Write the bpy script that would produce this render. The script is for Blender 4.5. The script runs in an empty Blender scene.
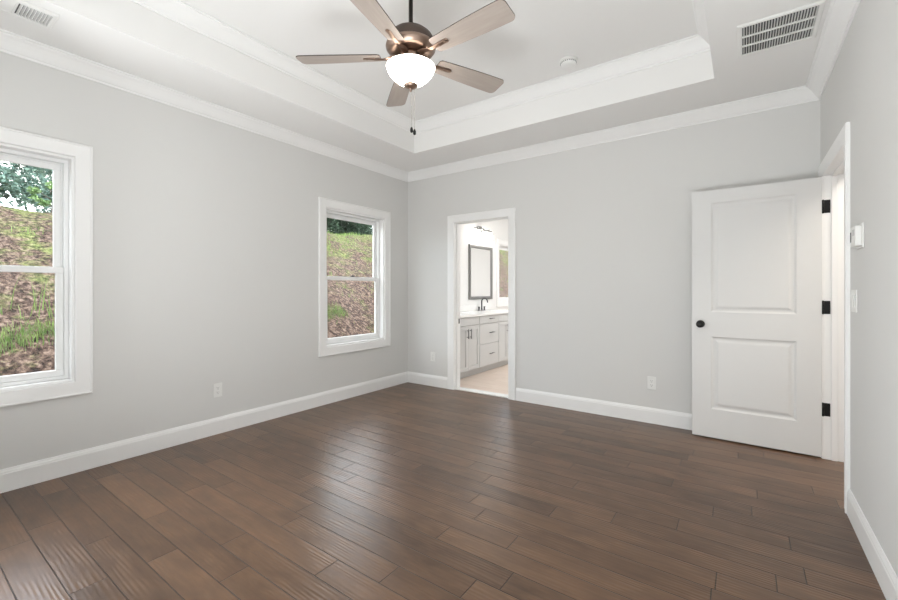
import bpy, bmesh, math, random
from mathutils import Vector, Matrix
PI = math.pi
SC = bpy.context.scene
COL = SC.collection

# ------------------------------------------------------------ camera
cam_d = bpy.data.cameras.new('camera')
cam = bpy.data.objects.new('camera', cam_d); COL.objects.link(cam)
cam.location = (3.6304, -4.1587, 1.2129)
cam.rotation_euler = (PI/2, 0, 0.6184)
cam_d.sensor_width = 36.0
cam_d.lens = 414.39/898*36.0
cam_d.shift_y = -(300-290.28)/898
cam_d.clip_start = 0.02
SC.camera = cam

# ------------------------------------------------------------ view
SC.view_settings.view_transform = 'Standard'
SC.view_settings.look = 'None'
SC.view_settings.gamma = 1
SC.view_settings.use_curve_mapping = False
SC.view_settings.exposure = -0.06
SC.cycles.max_bounces = 12
SC.cycles.diffuse_bounces = 6
SC.cycles.transparent_max_bounces = 16
SC.cycles.sample_clamp_indirect = 6
SC.cycles.use_denoising = True

# ------------------------------------------------------------ sky
SKY = 6.0
w = bpy.data.worlds.new('sky'); SC.world = w; w.use_nodes = True
nt = w.node_tree; nt.nodes.clear()
o_ = nt.nodes.new('ShaderNodeOutputWorld'); bg = nt.nodes.new('ShaderNodeBackground')
sky = nt.nodes.new('ShaderNodeTexSky')
try:
    sky.sky_type = 'NISHITA'; sky.sun_disc = False; sky.sun_elevation = math.radians(55)
except Exception:
    pass
tc = nt.nodes.new('ShaderNodeTexCoord'); nz = nt.nodes.new('ShaderNodeTexNoise')
nz.inputs['Scale'].default_value = 3.0; nz.inputs['Detail'].default_value = 6
rp = nt.nodes.new('ShaderNodeValToRGB')
rp.color_ramp.elements[0].position = 0.30; rp.color_ramp.elements[1].position = 0.55
rp.color_ramp.elements[0].color = (0.45, 0.45, 0.45, 1)
mx = nt.nodes.new('ShaderNodeMix'); mx.data_type = 'RGBA'
mul = nt.nodes.new('ShaderNodeMix'); mul.data_type = 'RGBA'; mul.blend_type = 'MULTIPLY'
mul.inputs[0].default_value = 1; mul.inputs[7].default_value = (0.55, 0.55, 0.55, 1)
L = nt.links
L.new(tc.outputs['Generated'], nz.inputs['Vector']); L.new(nz.outputs['Fac'], rp.inputs['Fac'])
L.new(sky.outputs[0], mul.inputs[6])
L.new(rp.outputs['Color'], mx.inputs[0]); L.new(mul.outputs[2], mx.inputs[6])
mx.inputs[7].default_value = (1.0, 0.975, 0.95, 1)
L.new(mx.outputs[2], bg.inputs['Color']); bg.inputs['Strength'].default_value = SKY
L.new(bg.outputs[0], o_.inputs['Surface'])

# ------------------------------------------------------------ large lights
def area(name, loc, rot, sx, sy, power, col=(1, 1, 1)):
    d = bpy.data.lights.new(name, 'AREA'); d.shape = 'RECTANGLE'; d.size = sx; d.size_y = sy
    d.energy = power; d.color = col
    o = bpy.data.objects.new(name, d); COL.objects.link(o); o.location = loc; o.rotation_euler = rot
    return o
sun_d = bpy.data.lights.new('sun', 'SUN'); sun_d.energy = 2.2; sun_d.angle = math.radians(15); sun_d.color = (1, 0.96, 0.9)
sun = bpy.data.objects.new('sun', sun_d); COL.objects.link(sun); sun.location = (8, -4, 14)
sun.rotation_euler = Vector((0.55, -0.25, 1.0)).to_track_quat('Z', 'Y').to_euler()
# added fill panel left of the camera, brightens right and back walls
area('side_fill_light', (0.75, -4.2, 1.45), (PI/2, 0, -0.95), 1.6, 1.6, 33, (0.96, 0.985, 1.0))
# added upward fill near the floor beside the camera, brightens ceiling and tray
area('ceiling_fill_light', (2.9, -4.1, 0.30), (PI-0.30, 0, 0), 1.7, 0.9, 70, (0.95, 0.98, 1.0))
area('bathroom_ceiling_light', (1.9, 2.3, 2.70), (0, 0, 0), 1.0, 1.8, 60, (0.96, 0.985, 1.0))
area('hallway_ceiling_light', (5.0, -0.8, 2.70), (0, 0, 0), 0.9, 1.2, 40, (1, 0.91, 0.80))

# ------------------------------------------------------------ materials
def mat(name, col, rough=0.5, metal=0.0, noise=None, spec=None, bump=None, emit=None, coat=None):
    m = bpy.data.materials.new(name); m.use_nodes = True
    nt = m.node_tree; b = nt.nodes['Principled BSDF']
    b.inputs['Base Color'].default_value = (*col, 1)
    b.inputs['Roughness'].default_value = rough; b.inputs['Metallic'].default_value = metal
    if spec is not None: b.inputs['Specular IOR Level'].default_value = spec
    if coat: b.inputs['Coat Weight'].default_value = coat
    if emit: b.inputs['Emission Color'].default_value = (*emit[0], 1); b.inputs['Emission Strength'].default_value = emit[1]
    if noise or bump:
        tc = nt.nodes.new('ShaderNodeTexCoord')
        n = nt.nodes.new('ShaderNodeTexNoise'); n.inputs['Scale'].default_value = (noise or bump)[0]
        n.inputs['Detail'].default_value = 4
        nt.links.new(tc.outputs['Object'], n.inputs['Vector'])
        if noise:
            mr = nt.nodes.new('ShaderNodeMapRange'); mr.inputs[3].default_value = 1-noise[1]; mr.inputs[4].default_value = 1+noise[1]
            nt.links.new(n.outputs['Fac'], mr.inputs[0])
            v = nt.nodes.new('ShaderNodeVectorMath'); v.operation = 'SCALE'; v.inputs[0].default_value = col
            nt.links.new(mr.outputs[0], v.inputs['Scale']); nt.links.new(v.outputs[0], b.inputs['Base Color'])
        if bump:
            bp = nt.nodes.new('ShaderNodeBump'); bp.inputs['Strength'].default_value = bump[1]; bp.inputs['Distance'].default_value = 0.002
            nt.links.new(n.outputs['Fac'], bp.inputs['Height']); nt.links.new(bp.outputs[0], b.inputs['Normal'])
    return m

M = {}
M['wall'] = mat('wall_paint', (0.685, 0.683, 0.668), 0.75, noise=(1.5, 0.012), bump=(180, 0.15))
M['ceil'] = mat('ceiling_paint', (0.82, 0.816, 0.802), 0.85, noise=(2, 0.01))
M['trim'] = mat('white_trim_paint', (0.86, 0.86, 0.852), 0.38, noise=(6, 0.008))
M['door'] = mat('shaded_door_paint', (0.70, 0.70, 0.692), 0.42, noise=(6, 0.008))  # trim paint darkened for the door, its dimmer light put into the colour
M['vinyl'] = mat('white_vinyl', (0.84, 0.845, 0.84), 0.35, noise=(9, 0.006))
M['bathwall'] = mat('bath_wall_paint', (0.80, 0.80, 0.79), 0.7, noise=(2, 0.01))
M['plastic'] = mat('white_plastic', (0.80, 0.80, 0.78), 0.35, noise=(30, 0.01))
M['slot'] = mat('dark_slot', (0.16, 0.16, 0.155), 0.6, noise=(30, 0.05))
M['duct'] = mat('duct_interior', (0.10, 0.10, 0.10), 0.7, noise=(8, 0.1))
M['black'] = mat('matte_black_metal', (0.012, 0.012, 0.012), 0.38, 0.5, noise=(60, 0.1))
M['cab'] = mat('grey_cabinet_paint', (0.56, 0.565, 0.56), 0.45, noise=(5, 0.01))
M['quartz'] = mat('white_quartz', (0.88, 0.88, 0.87), 0.2, noise=(12, 0.02))
M['gunmetal'] = mat('gunmetal', (0.10, 0.10, 0.105), 0.3, 0.9, noise=(50, 0.05))
M['pewter'] = mat('pewter_frame', (0.21, 0.21, 0.205), 0.4, 0.3, noise=(50, 0.08))
M['chrome'] = mat('brushed_nickel', (0.40, 0.40, 0.40), 0.25, 1.0, noise=(50, 0.05))
M['mirror'] = mat('mirror_silver', (0.9, 0.9, 0.9), 0.02, 1.0, noise=(3, 0.002))
M['bronze'] = mat('brushed_bronze', (0.33, 0.24, 0.19), 0.34, 1.0, noise=(40, 0.06), bump=(300, 0.1))
M['dome'] = mat('brown_bronze', (0.085, 0.06, 0.048), 0.45, 0.5, noise=(40, 0.08))
M['rodm'] = mat('dark_bronze', (0.03, 0.024, 0.02), 0.4, 0.6, noise=(40, 0.08))
M['bowl'] = mat('frosted_bowl_glass', (0.95, 0.93, 0.9), 0.4, noise=(5, 0.01), emit=((1.0, 0.92, 0.82), 16))
M['shade'] = mat('frosted_shade_glass', (0.95, 0.95, 0.93), 0.3, noise=(5, 0.01), emit=((1.0, 0.95, 0.88), 18))
M['chain'] = mat('chain_metal', (0.45, 0.43, 0.40), 0.3, 1.0, noise=(50, 0.05))

def node(nt, t, **kw):
    n = nt.nodes.new(t)
    for k, v in kw.items(): setattr(n, k, v)
    return n
def mth(nt, op, a, b=None):
    n = node(nt, 'ShaderNodeMath', operation=op)
    for i, v in enumerate((a, b)):
        if v is None: continue
        if isinstance(v, (int, float)): n.inputs[i].default_value = v
        else: nt.links.new(v, n.inputs[i])
    return n.outputs[0]

def plank_floor(name, width, y0, Lmin, Lvar, c_dark, c_light, rough, seam_w, bump_s, scrape, ior=1.5, seam_col=0.35):
    m = bpy.data.materials.new(name); m.use_nodes = True; nt = m.node_tree; b = nt.nodes['Principled BSDF']; lk = nt.links
    tc = node(nt, 'ShaderNodeTexCoord'); sp = node(nt, 'ShaderNodeSeparateXYZ'); lk.new(tc.outputs['Object'], sp.inputs[0])
    X, Y = sp.outputs[0], sp.outputs[1]
    ry = mth(nt, 'DIVIDE', mth(nt, 'SUBTRACT', Y, y0), width)
    row = mth(nt, 'FLOOR', ry); fy = mth(nt, 'FRACT', ry)
    wn = node(nt, 'ShaderNodeTexWhiteNoise', noise_dimensions='1D'); lk.new(row, wn.inputs['W'])
    ln = mth(nt, 'ADD', mth(nt, 'MULTIPLY', wn.outputs['Value'], Lvar), Lmin)
    wn2 = node(nt, 'ShaderNodeTexWhiteNoise', noise_dimensions='1D'); lk.new(mth(nt, 'ADD', row, 57.3), wn2.inputs['W'])
    rx = mth(nt, 'ADD', mth(nt, 'DIVIDE', X, ln), mth(nt, 'MULTIPLY', wn2.outputs['Value'], 7.0))
    idx = mth(nt, 'FLOOR', rx); fx = mth(nt, 'FRACT', rx)
    cb = node(nt, 'ShaderNodeCombineXYZ'); lk.new(row, cb.inputs[0]); lk.new(idx, cb.inputs[1])
    wn3 = node(nt, 'ShaderNodeTexWhiteNoise', noise_dimensions='3D'); lk.new(cb.outputs[0], wn3.inputs['Vector'])
    rnd = wn3.outputs['Value']
    # grain : stretched noise, shifted per plank
    gx = mth(nt, 'ADD', mth(nt, 'MULTIPLY', X, 2.2), mth(nt, 'MULTIPLY', rnd, 40.0))
    gy = mth(nt, 'ADD', mth(nt, 'MULTIPLY', Y, 17.0), mth(nt, 'MULTIPLY', rnd, 13.0))
    gc = node(nt, 'ShaderNodeCombineXYZ'); lk.new(gx, gc.inputs[0]); lk.new(gy, gc.inputs[1])
    gn = node(nt, 'ShaderNodeTexNoise'); gn.inputs['Scale'].default_value = 1.6; gn.inputs['Detail'].default_value = 7; gn.inputs['Roughness'].default_value = 0.62; gn.inputs['Distortion'].default_value = 0.8
    lk.new(gc.outputs[0], gn.inputs['Vector'])
    bn = node(nt, 'ShaderNodeTexNoise'); bn.inputs['Scale'].default_value = 4.5; bn.inputs['Detail'].default_value = 6; bn.inputs['Distortion'].default_value = 0.6
    bc = node(nt, 'ShaderNodeCombineXYZ'); lk.new(mth(nt, 'ADD', X, mth(nt, 'MULTIPLY', rnd, 9.0)), bc.inputs[0]); lk.new(mth(nt, 'MULTIPLY', Y, 2.0), bc.inputs[1])
    lk.new(bc.outputs[0], bn.inputs['Vector'])
    f = mth(nt, 'ADD', mth(nt, 'MULTIPLY', rnd, 0.30), mth(nt, 'ADD', mth(nt, 'MULTIPLY', gn.outputs['Fac'], 0.55), mth(nt, 'MULTIPLY', bn.outputs['Fac'], 0.55)))
    mr = node(nt, 'ShaderNodeMapRange'); lk.new(f, mr.inputs[0]); mr.inputs[1].default_value = 0.38; mr.inputs[2].default_value = 1.02
    cm = node(nt, 'ShaderNodeMix', data_type='RGBA'); lk.new(mr.outputs[0], cm.inputs[0])
    cm.inputs[6].default_value = (*c_dark, 1); cm.inputs[7].default_value = (*c_light, 1)
    # seams
    ey = mth(nt, 'MULTIPLY', mth(nt, 'MINIMUM', fy, mth(nt, 'SUBTRACT', 1.0, fy)), width)
    ex = mth(nt, 'MULTIPLY', mth(nt, 'MINIMUM', fx, mth(nt, 'SUBTRACT', 1.0, fx)), ln)
    e = mth(nt, 'MINIMUM', ex, ey)
    sm = node(nt, 'ShaderNodeMapRange', interpolation_type='SMOOTHSTEP'); lk.new(e, sm.inputs[0]); sm.inputs[1].default_value = seam_w*0.3; sm.inputs[2].default_value = seam_w
    dk = node(nt, 'ShaderNodeMix', data_type='RGBA'); lk.new(sm.outputs[0], dk.inputs[0])
    dk.inputs[6].default_value = tuple(c*seam_col for c in c_dark)+(1,); lk.new(cm.outputs[2], dk.inputs[7])
    lk.new(dk.outputs[2], b.inputs['Base Color'])
    # hand scraped waves across the plank width
    sc = node(nt, 'ShaderNodeCombineXYZ')
    lk.new(mth(nt, 'ADD', mth(nt, 'MULTIPLY', X, 1.3), mth(nt, 'MULTIPLY', rnd, 21.0)), sc.inputs[0]); lk.new(mth(nt, 'MULTIPLY', Y, 14.0), sc.inputs[1])
    sn = node(nt, 'ShaderNodeTexNoise'); sn.inputs['Scale'].default_value = 1.0; sn.inputs['Detail'].default_value = 1.5
    lk.new(sc.outputs[0], sn.inputs['Vector'])
    ph = mth(nt, 'ADD', mth(nt, 'MULTIPLY', Y, 2*PI/0.0185), mth(nt, 'MULTIPLY', sn.outputs['Fac'], 16.0))
    mk = node(nt, 'ShaderNodeMapRange'); lk.new(bn.outputs['Fac'], mk.inputs[0]); mk.inputs[1].default_value = 0.44; mk.inputs[2].default_value = 0.64; mk.inputs[3].default_value = 0.10
    wv = mth(nt, 'MULTIPLY', mth(nt, 'SINE', ph), mk.outputs[0])
    hgt = mth(nt, 'ADD', mth(nt, 'ADD', mth(nt, 'MULTIPLY', wv, scrape*0.27), mth(nt, 'MULTIPLY', sn.outputs['Fac'], scrape)), mth(nt, 'ADD', mth(nt, 'MULTIPLY', sm.outputs[0], 0.0016), mth(nt, 'MULTIPLY', gn.outputs['Fac'], 0.00025)))
    bp = node(nt, 'ShaderNodeBump'); bp.inputs['Strength'].default_value = bump_s; bp.inputs['Distance'].default_value = 1.0
    lk.new(hgt, bp.inputs['Height']); lk.new(bp.outputs[0], b.inputs['Normal'])
    rr = node(nt, 'ShaderNodeMapRange'); lk.new(gn.outputs['Fac'], rr.inputs[0]); rr.inputs[3].default_value = rough-0.05; rr.inputs[4].default_value = rough+0.07
    lk.new(rr.outputs[0], b.inputs['Roughness']); b.inputs['IOR'].default_value = ior
    return m
M['floor'] = plank_floor('hand_scraped_hickory', 0.127, -3.437, 0.7, 0.7, (0.053, 0.0275, 0.0140), (0.192, 0.108, 0.061), 0.31, 0.0030, 1.0, 0.0011, ior=1.52, seam_col=0.5)
M['bathfloor'] = plank_floor('beige_plank_tile', 0.20, 0.12, 1.2, 0.05, (0.62, 0.50, 0.42), (0.74, 0.63, 0.55), 0.35, 0.0022, 0.5, 0.0, seam_col=0.7)

def wood_blade():
    m = bpy.data.materials.new('greige_blade_wood'); m.use_nodes = True; nt = m.node_tree; b = nt.nodes['Principled BSDF']
    tc = node(nt, 'ShaderNodeTexCoord'); mp = node(nt, 'ShaderNodeMapping'); mp.inputs['Scale'].default_value = (3, 40, 3)
    n = node(nt, 'ShaderNodeTexNoise'); n.inputs['Scale'].default_value = 1.5; n.inputs['Detail'].default_value = 5
    nt.links.new(tc.outputs['Object'], mp.inputs[0]); nt.links.new(mp.outputs[0], n.inputs['Vector'])
    r = node(nt, 'ShaderNodeValToRGB'); r.color_ramp.elements[0].color = (0.32, 0.27, 0.235, 1); r.color_ramp.elements[1].color = (0.44, 0.385, 0.345, 1)
    nt.links.new(n.outputs['Fac'], r.inputs['Fac']); nt.links.new(r.outputs[0], b.inputs['Base Color'])
    b.inputs['Roughness'].default_value = 0.5
    return m
M['blade'] = wood_blade()
M['bladeedge'] = mat('blade_dark_edge', (0.05, 0.038, 0.03), 0.5, noise=(30, 0.1))

def pane_mat():
    m = bpy.data.materials.new('window_glass'); m.use_nodes = True; nt = m.node_tree; nt.nodes.clear()
    out = node(nt, 'ShaderNodeOutputMaterial'); mix = node(nt, 'ShaderNodeMixShader'); fr = node(nt, 'ShaderNodeFresnel'); fr.inputs[0].default_value = 1.45
    t = node(nt, 'ShaderNodeBsdfTransparent'); t.inputs[0].default_value = (0.93, 0.95, 0.94, 1); g = node(nt, 'ShaderNodeBsdfGlossy'); g.inputs['Roughness'].default_value = 0.01
    n = node(nt, 'ShaderNodeTexNoise'); n.inputs['Scale'].default_value = 3; bp = node(nt, 'ShaderNodeBump'); bp.inputs['Strength'].default_value = 0.02
    nt.links.new(n.outputs['Fac'], bp.inputs['Height']); nt.links.new(bp.outputs[0], g.inputs['Normal'])
    geo = node(nt, 'ShaderNodeNewGeometry'); ff = mth(nt, 'MULTIPLY', fr.outputs[0], mth(nt, 'SUBTRACT', 1.0, geo.outputs['Backfacing']))
    nt.links.new(ff, mix.inputs[0]); nt.links.new(t.outputs[0], mix.inputs[1]); nt.links.new(g.outputs[0], mix.inputs[2])
    nt.links.new(mix.outputs[0], out.inputs[0]); return m
M['glass'] = pane_mat()

def bank_mat():
    m = bpy.data.materials.new('pine_straw_bank'); m.use_nodes = True; nt = m.node_tree; b = nt.nodes['Principled BSDF']; lk = nt.links
    tc = node(nt, 'ShaderNodeTexCoord'); mp = node(nt, 'ShaderNodeMapping'); mp.inputs['Scale'].default_value = (0.6, 1.0, 1)
    lk.new(tc.outputs['Object'], mp.inputs[0])
    n1 = node(nt, 'ShaderNodeTexNoise'); n1.inputs['Scale'].default_value = 17; n1.inputs['Detail'].default_value = 9; n1.inputs['Roughness'].default_value = 0.75; lk.new(mp.outputs[0], n1.inputs['Vector'])
    r = node(nt, 'ShaderNodeValToRGB'); els = r.color_ramp.elements
    els[0].position = 0.40; els[0].color = (0.010, 0.006, 0.005, 1); els[1].position = 0.62; els[1].color = (0.20, 0.145, 0.115, 1)
    e = els.new(0.5); e.color = (0.065, 0.041, 0.031, 1); lk.new(n1.outputs['Fac'], r.inputs['Fac'])
    n2 = node(nt, 'ShaderNodeTexNoise'); n2.inputs['Scale'].default_value = 2.4; n2.inputs['Detail'].default_value = 8; n2.inputs['Roughness'].default_value = 0.7; lk.new(tc.outputs['Object'], n2.inputs['Vector'])
    sp = node(nt, 'ShaderNodeSeparateXYZ'); lk.new(tc.outputs['Object'], sp.inputs[0])
    # more green towards the crest and further along the house
    g = mth(nt, 'ADD', mth(nt, 'MULTIPLY', sp.outputs[2], 0.070), mth(nt, 'MULTIPLY', sp.outputs[1], -0.0035))
    f = mth(nt, 'ADD', n2.outputs['Fac'], g)
    mr = node(nt, 'ShaderNodeMapRange'); lk.new(f, mr.inputs[0]); mr.inputs[1].default_value = 0.60; mr.inputs[2].default_value = 0.76
    gs = node(nt, 'ShaderNodeMapRange'); lk.new(n1.outputs['Fac'], gs.inputs[0]); gs.inputs[1].default_value = 0.38; gs.inputs[2].default_value = 0.62
    gm = node(nt, 'ShaderNodeMix', data_type='RGBA'); lk.new(gs.outputs[0], gm.inputs[0]); gm.inputs[6].default_value = (0.02, 0.032, 0.008, 1); gm.inputs[7].default_value = (0.17, 0.21, 0.06, 1)
    mx = node(nt, 'ShaderNodeMix', data_type='RGBA'); lk.new(mth(nt, 'MULTIPLY', mr.outputs[0], 0.75), mx.inputs[0]); lk.new(r.outputs[0], mx.inputs[6]); lk.new(gm.outputs[2], mx.inputs[7])
    lk.new(mx.outputs[2], b.inputs['Base Color']); b.inputs['Roughness'].default_value = 0.95; b.inputs['Specular IOR Level'].default_value = 0.1
    bp = node(nt, 'ShaderNodeBump'); bp.inputs['Strength'].default_value = 0.6; bp.inputs['Distance'].default_value = 0.05; lk.new(n1.outputs['Fac'], bp.inputs['Height']); lk.new(bp.outputs[0], b.inputs['Normal'])
    return m
M['bank'] = bank_mat()
def leaf_mat(name, a, c):
    m = bpy.data.materials.new(name); m.use_nodes = True; nt = m.node_tree; b = nt.nodes['Principled BSDF']
    tc = node(nt, 'ShaderNodeTexCoord'); n = node(nt, 'ShaderNodeTexNoise'); n.inputs['Scale'].default_value = 5
    nt.links.new(tc.outputs['Object'], n.inputs['Vector'])
    r = node(nt, 'ShaderNodeValToRGB'); r.color_ramp.elements[0].position = 0.35; r.color_ramp.elements[1].position = 0.65
    r.color_ramp.elements[0].color = (*a, 1); r.color_ramp.elements[1].color = (*c, 1)
    nt.links.new(n.outputs['Fac'], r.inputs['Fac']); nt.links.new(r.outputs[0], b.inputs['Base Color']); b.inputs['Roughness'].default_value = 0.7
    return m
M['grass'] = leaf_mat('yellow_green_grass', (0.07, 0.13, 0.022), (0.17, 0.25, 0.06))
M['leafd'] = leaf_mat('dark_green_leaf', (0.012, 0.035, 0.018), (0.035, 0.075, 0.035))
M['leafb'] = leaf_mat('blue_green_leaf', (0.06, 0.12, 0.10), (0.14, 0.22, 0.17))
M['leafl'] = leaf_mat('light_green_leaf', (0.07, 0.14, 0.04), (0.16, 0.26, 0.08))
M['bark'] = mat('bark', (0.07, 0.055, 0.045), 0.9, noise=(9, 0.3))

# ------------------------------------------------------------ helpers
def box(bm, x0, x1, y0, y1, z0, z1, bev=0.0, mi=0):
    r = bmesh.ops.create_cube(bm, size=1.0)
    vs = r['verts']
    for v in vs:
        v.co = Vector(((x0+x1)/2+v.co.x*(x1-x0), (y0+y1)/2+v.co.y*(y1-y0), (z0+z1)/2+v.co.z*(z1-z0)))
    fs = set(f for v in vs for f in v.link_faces)
    for f in fs: f.material_index = mi
    if bev > 0:
        es = list(set(e for v in vs for e in v.link_edges))
        bmesh.ops.bevel(bm, geom=es, offset=bev, segments=2, affect='EDGES', profile=0.5)
def lathe(bm, prof, seg=40, c=(0, 0, 0), axis='Z', mi=0):
    """prof: list of (r, h) ; closed at r=0 ends automatically"""
    def P(r, h, a):
        u, v = r*math.cos(a), r*math.sin(a)
        if axis == 'Z': p = (u, v, h)
        elif axis == 'Y': p = (u, h, v)
        else: p = (h, u, v)
        return Vector(p)+Vector(c)
    rings = []
    for r, h in prof:
        if r < 1e-6: rings.append([bm.verts.new(P(0, h, 0))])
        else: rings.append([bm.verts.new(P(r, h, 2*PI*i/seg)) for i in range(seg)])
    for a, b in zip(rings, rings[1:]):
        for i in range(seg):
            j = (i+1) % seg
            if len(a) == 1 and len(b) == 1: continue
            if len(a) == 1: f = bm.faces.new((a[0], b[j], b[i]))
            elif len(b) == 1: f = bm.faces.new((a[i], a[j], b[0]))
            else: f = bm.faces.new((a[i], a[j], b[j], b[i]))
            f.material_index = mi; f.smooth = True
def tube(bm, pts, r, seg=10, mi=0):
    pts = [Vector(p) for p in pts]; rings = []
    rs = r if isinstance(r, (list, tuple)) else [r]*len(pts)
    up = None
    for i, p in enumerate(pts):
        t = (pts[min(i+1, len(pts)-1)]-pts[max(i-1, 0)]).normalized()
        if up is None:
            up = Vector((0, 0, 1)) if abs(t.z) < 0.9 else Vector((1, 0, 0))
        a = t.cross(up).normalized(); b = a.cross(t).normalized(); up = b
        rings.append([bm.verts.new(p+(a*math.cos(2*PI*k/seg)+b*math.sin(2*PI*k/seg))*rs[i]) for k in range(seg)])
    for a, b in zip(rings, rings[1:]):
        for k in range(seg):
            f = bm.faces.new((a[k], a[(k+1) % seg], b[(k+1) % seg], b[k])); f.smooth = True; f.material_index = mi
    bm.faces.new(rings[0][::-1]).material_index = mi; bm.faces.new(rings[-1]).material_index = mi
def prism(bm, outline, fn0, fn1, mi=0):
    a = [bm.verts.new(fn0(*p)) for p in outline]; b = [bm.verts.new(fn1(*p)) for p in outline]
    n = len(outline)
    for i in range(n):
        bm.faces.new((a[i], a[(i+1) % n], b[(i+1) % n], b[i])).material_index = mi
    bm.faces.new(a[::-1]).material_index = mi; bm.faces.new(b).material_index = mi
def obj(name, bm, ms, parent=None, loc=None):
    bmesh.ops.recalc_face_normals(bm, faces=bm.faces[:])
    me = bpy.data.meshes.new(name); bm.to_mesh(me); bm.free()
    for m in (ms if isinstance(ms, (list, tuple)) else [ms]): me.materials.append(M[m])
    o = bpy.data.objects.new(name, me); COL.objects.link(o)
    if parent: o.parent = parent
    if loc: o.location = loc
    return o
def struct(name, bm, ms, parent=None, label=None, loc=None):
    o = obj(name, bm, ms, parent, loc)
    if not parent: o['kind'] = 'structure'
    if label: o['label'] = label
    return o
def empty(name, loc, rz=0):
    o = bpy.data.objects.new(name, None); COL.objects.link(o); o.location = loc; o.rotation_euler = (0, 0, rz); o.empty_display_size = 0.05
    return o
def tag(o, label, cat, group=None, kind=None):
    o['label'] = label; o['category'] = cat
    if group: o['group'] = group
    if kind: o['kind'] = kind
    return o
def thing(name, label, cat, loc, rz=0, group=None): return tag(empty(name, loc, rz), label, cat, group)
def NB(): return bmesh.new()
def sweep(bm, path, prof, closed=False, ends=True):
    """path: list of (x,y) ; prof: (offset to the left of travel, z)."""
    P = [Vector((p[0], p[1])) for p in path]; n = len(P); rings = []
    for i in range(n):
        if closed: d0 = (P[i]-P[i-1]).normalized(); d1 = (P[(i+1) % n]-P[i]).normalized()
        else:
            d1 = (P[min(i+1, n-1)]-P[min(i, n-2)]).normalized(); d0 = (P[max(i, 1)]-P[max(i-1, 0)]).normalized()
        n0 = Vector((-d0.y, d0.x)); n1 = Vector((-d1.y, d1.x)); m = (n0+n1); m = m/max(m.dot(n0), 1e-6)
        rings.append([bm.verts.new((P[i].x+m.x*o, P[i].y+m.y*o, z)) for o, z in prof])
    k = len(prof)
    for i in range(n if closed else n-1):
        a, b = rings[i], rings[(i+1) % n]
        for j in range(k):
            bm.faces.new((a[j], a[(j+1) % k], b[(j+1) % k], b[j]))
    if not closed: bm.faces.new(rings[0]); bm.faces.new(rings[-1][::-1])

# ------------------------------------------------------------ room shell
W, D, H, HT = 4.10, 4.68, 2.743, 3.05     # width, depth, ceiling, tray ceiling
T0X, T1X, T0Y, T1Y = 0.628, 3.457, -0.611, -4.07
WZ0, WZ1 = 0.605, 2.10                    # window opening heights
WIN = [(-4.24, -3.355), (-1.325, -0.44)]  # window openings along the left wall
BWIN = (2.50, 3.30, 1.00, 2.05)
BX0, BX1, DH = 0.75, 1.49, 2.035          # bathroom doorway
EY0, EY1 = -0.985, -0.165                 # entry doorway
WT = 0.14

bm = NB()
box(bm, -WT, W+0.14, -D-0.14, 0.06, -0.12, 0); struct('floor', bm, 'floor', label='dark brown hand-scraped wood plank floor')
bm = NB()
box(bm, W+0.14, 6.4, -3.0, 1.2, -0.12, 0); struct('floor_hallway', bm, 'floor')
bm = NB()
box(bm, 0, 3.2, 0.06, 4.4, -0.12, 0.0); struct('floor_bathroom', bm, 'bathfloor', label='light beige plank tile floor in the bathroom')

def wall_with_openings(bm, a0, a1, z0, z1, ops, fn):
    """ops: (a0,a1,z0,z1) ; fn(a0,a1,z0,z1) adds a box"""
    xs = sorted(ops); cur = a0
    for (p, q, r, s) in xs:
        if p > cur: fn(cur, p, z0, z1)
        if r > z0: fn(p, q, z0, r)
        if s < z1: fn(p, q, s, z1)
        cur = q
    if cur < a1: fn(cur, a1, z0, z1)
bm = NB()
wall_with_openings(bm, -D, 0.06, 0, HT+0.1, [(a, b, WZ0, WZ1) for a, b in WIN], lambda a, b, c, d: box(bm, -WT, 0, a, b, c, d))
struct('wall_left', bm, 'wall', label='light grey painted wall with two windows')
bm = NB()
wall_with_openings(bm, 0.06, 4.4, 0, HT+0.1, [BWIN], lambda a, b, c, d: box(bm, -WT, 0, a, b, c, d))
struct('wall_bathroom_left', bm, 'bathwall')
bm = NB()
wall_with_openings(bm, 0, W+0.14, 0, HT+0.1, [(BX0-0.018, BX1+0.018, 0, DH+0.018)], lambda a, b, c, d: box(bm, a, b, 0, 0.06, c, d))
struct('wall_back', bm, 'wall', label='light grey painted wall with the bathroom doorway')
bm = NB()
wall_with_openings(bm, 0, 3.2, 0, HT, [(BX0-0.018, BX1+0.018, 0, DH+0.018)], lambda a, b, c, d: box(bm, a, b, 0.06, 0.12, c, d))
struct('wall_bathroom_near', bm, 'bathwall')
bm = NB()
wall_with_openings(bm, -D, 0, 0, HT+0.1, [(EY0-0.018, EY1+0.018, 0, DH+0.018)], lambda a, b, c, d: box(bm, W, W+0.14, a, b, c, d))
struct('wall_right', bm, 'wall', label='light grey painted wall with the entry door')
bm = NB()
box(bm, -WT, W+0.14, -D-0.14, -D, 0, HT+0.1); struct('wall_front', bm, 'wall')
bm = NB()
box(bm, 3.2, 3.34, 0.12, 4.4, 0, H); struct('wall_bathroom_right', bm, 'bathwall')
bm = NB()
box(bm, -WT, 3.34, 4.4, 4.54, 0, H); struct('wall_bathroom_far', bm, 'bathwall')
bm = NB()
box(bm, 0, 3.34, 0.06, 4.54, H, H+0.1); struct('ceiling_bathroom', bm, 'ceil')
bm = NB()
box(bm, 6.3, 6.4, -3.0, 1.2, 0, H); struct('wall_hallway_right', bm, 'wall')
bm = NB()
box(bm, W+0.14, 6.4, 1.1, 1.2, 0, H); struct('wall_hallway_far', bm, 'wall')
bm = NB()
box(bm, W+0.14, 6.4, -3.1, -3.0, 0, H); struct('wall_hallway_near', bm, 'wall')
bm = NB()
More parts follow.
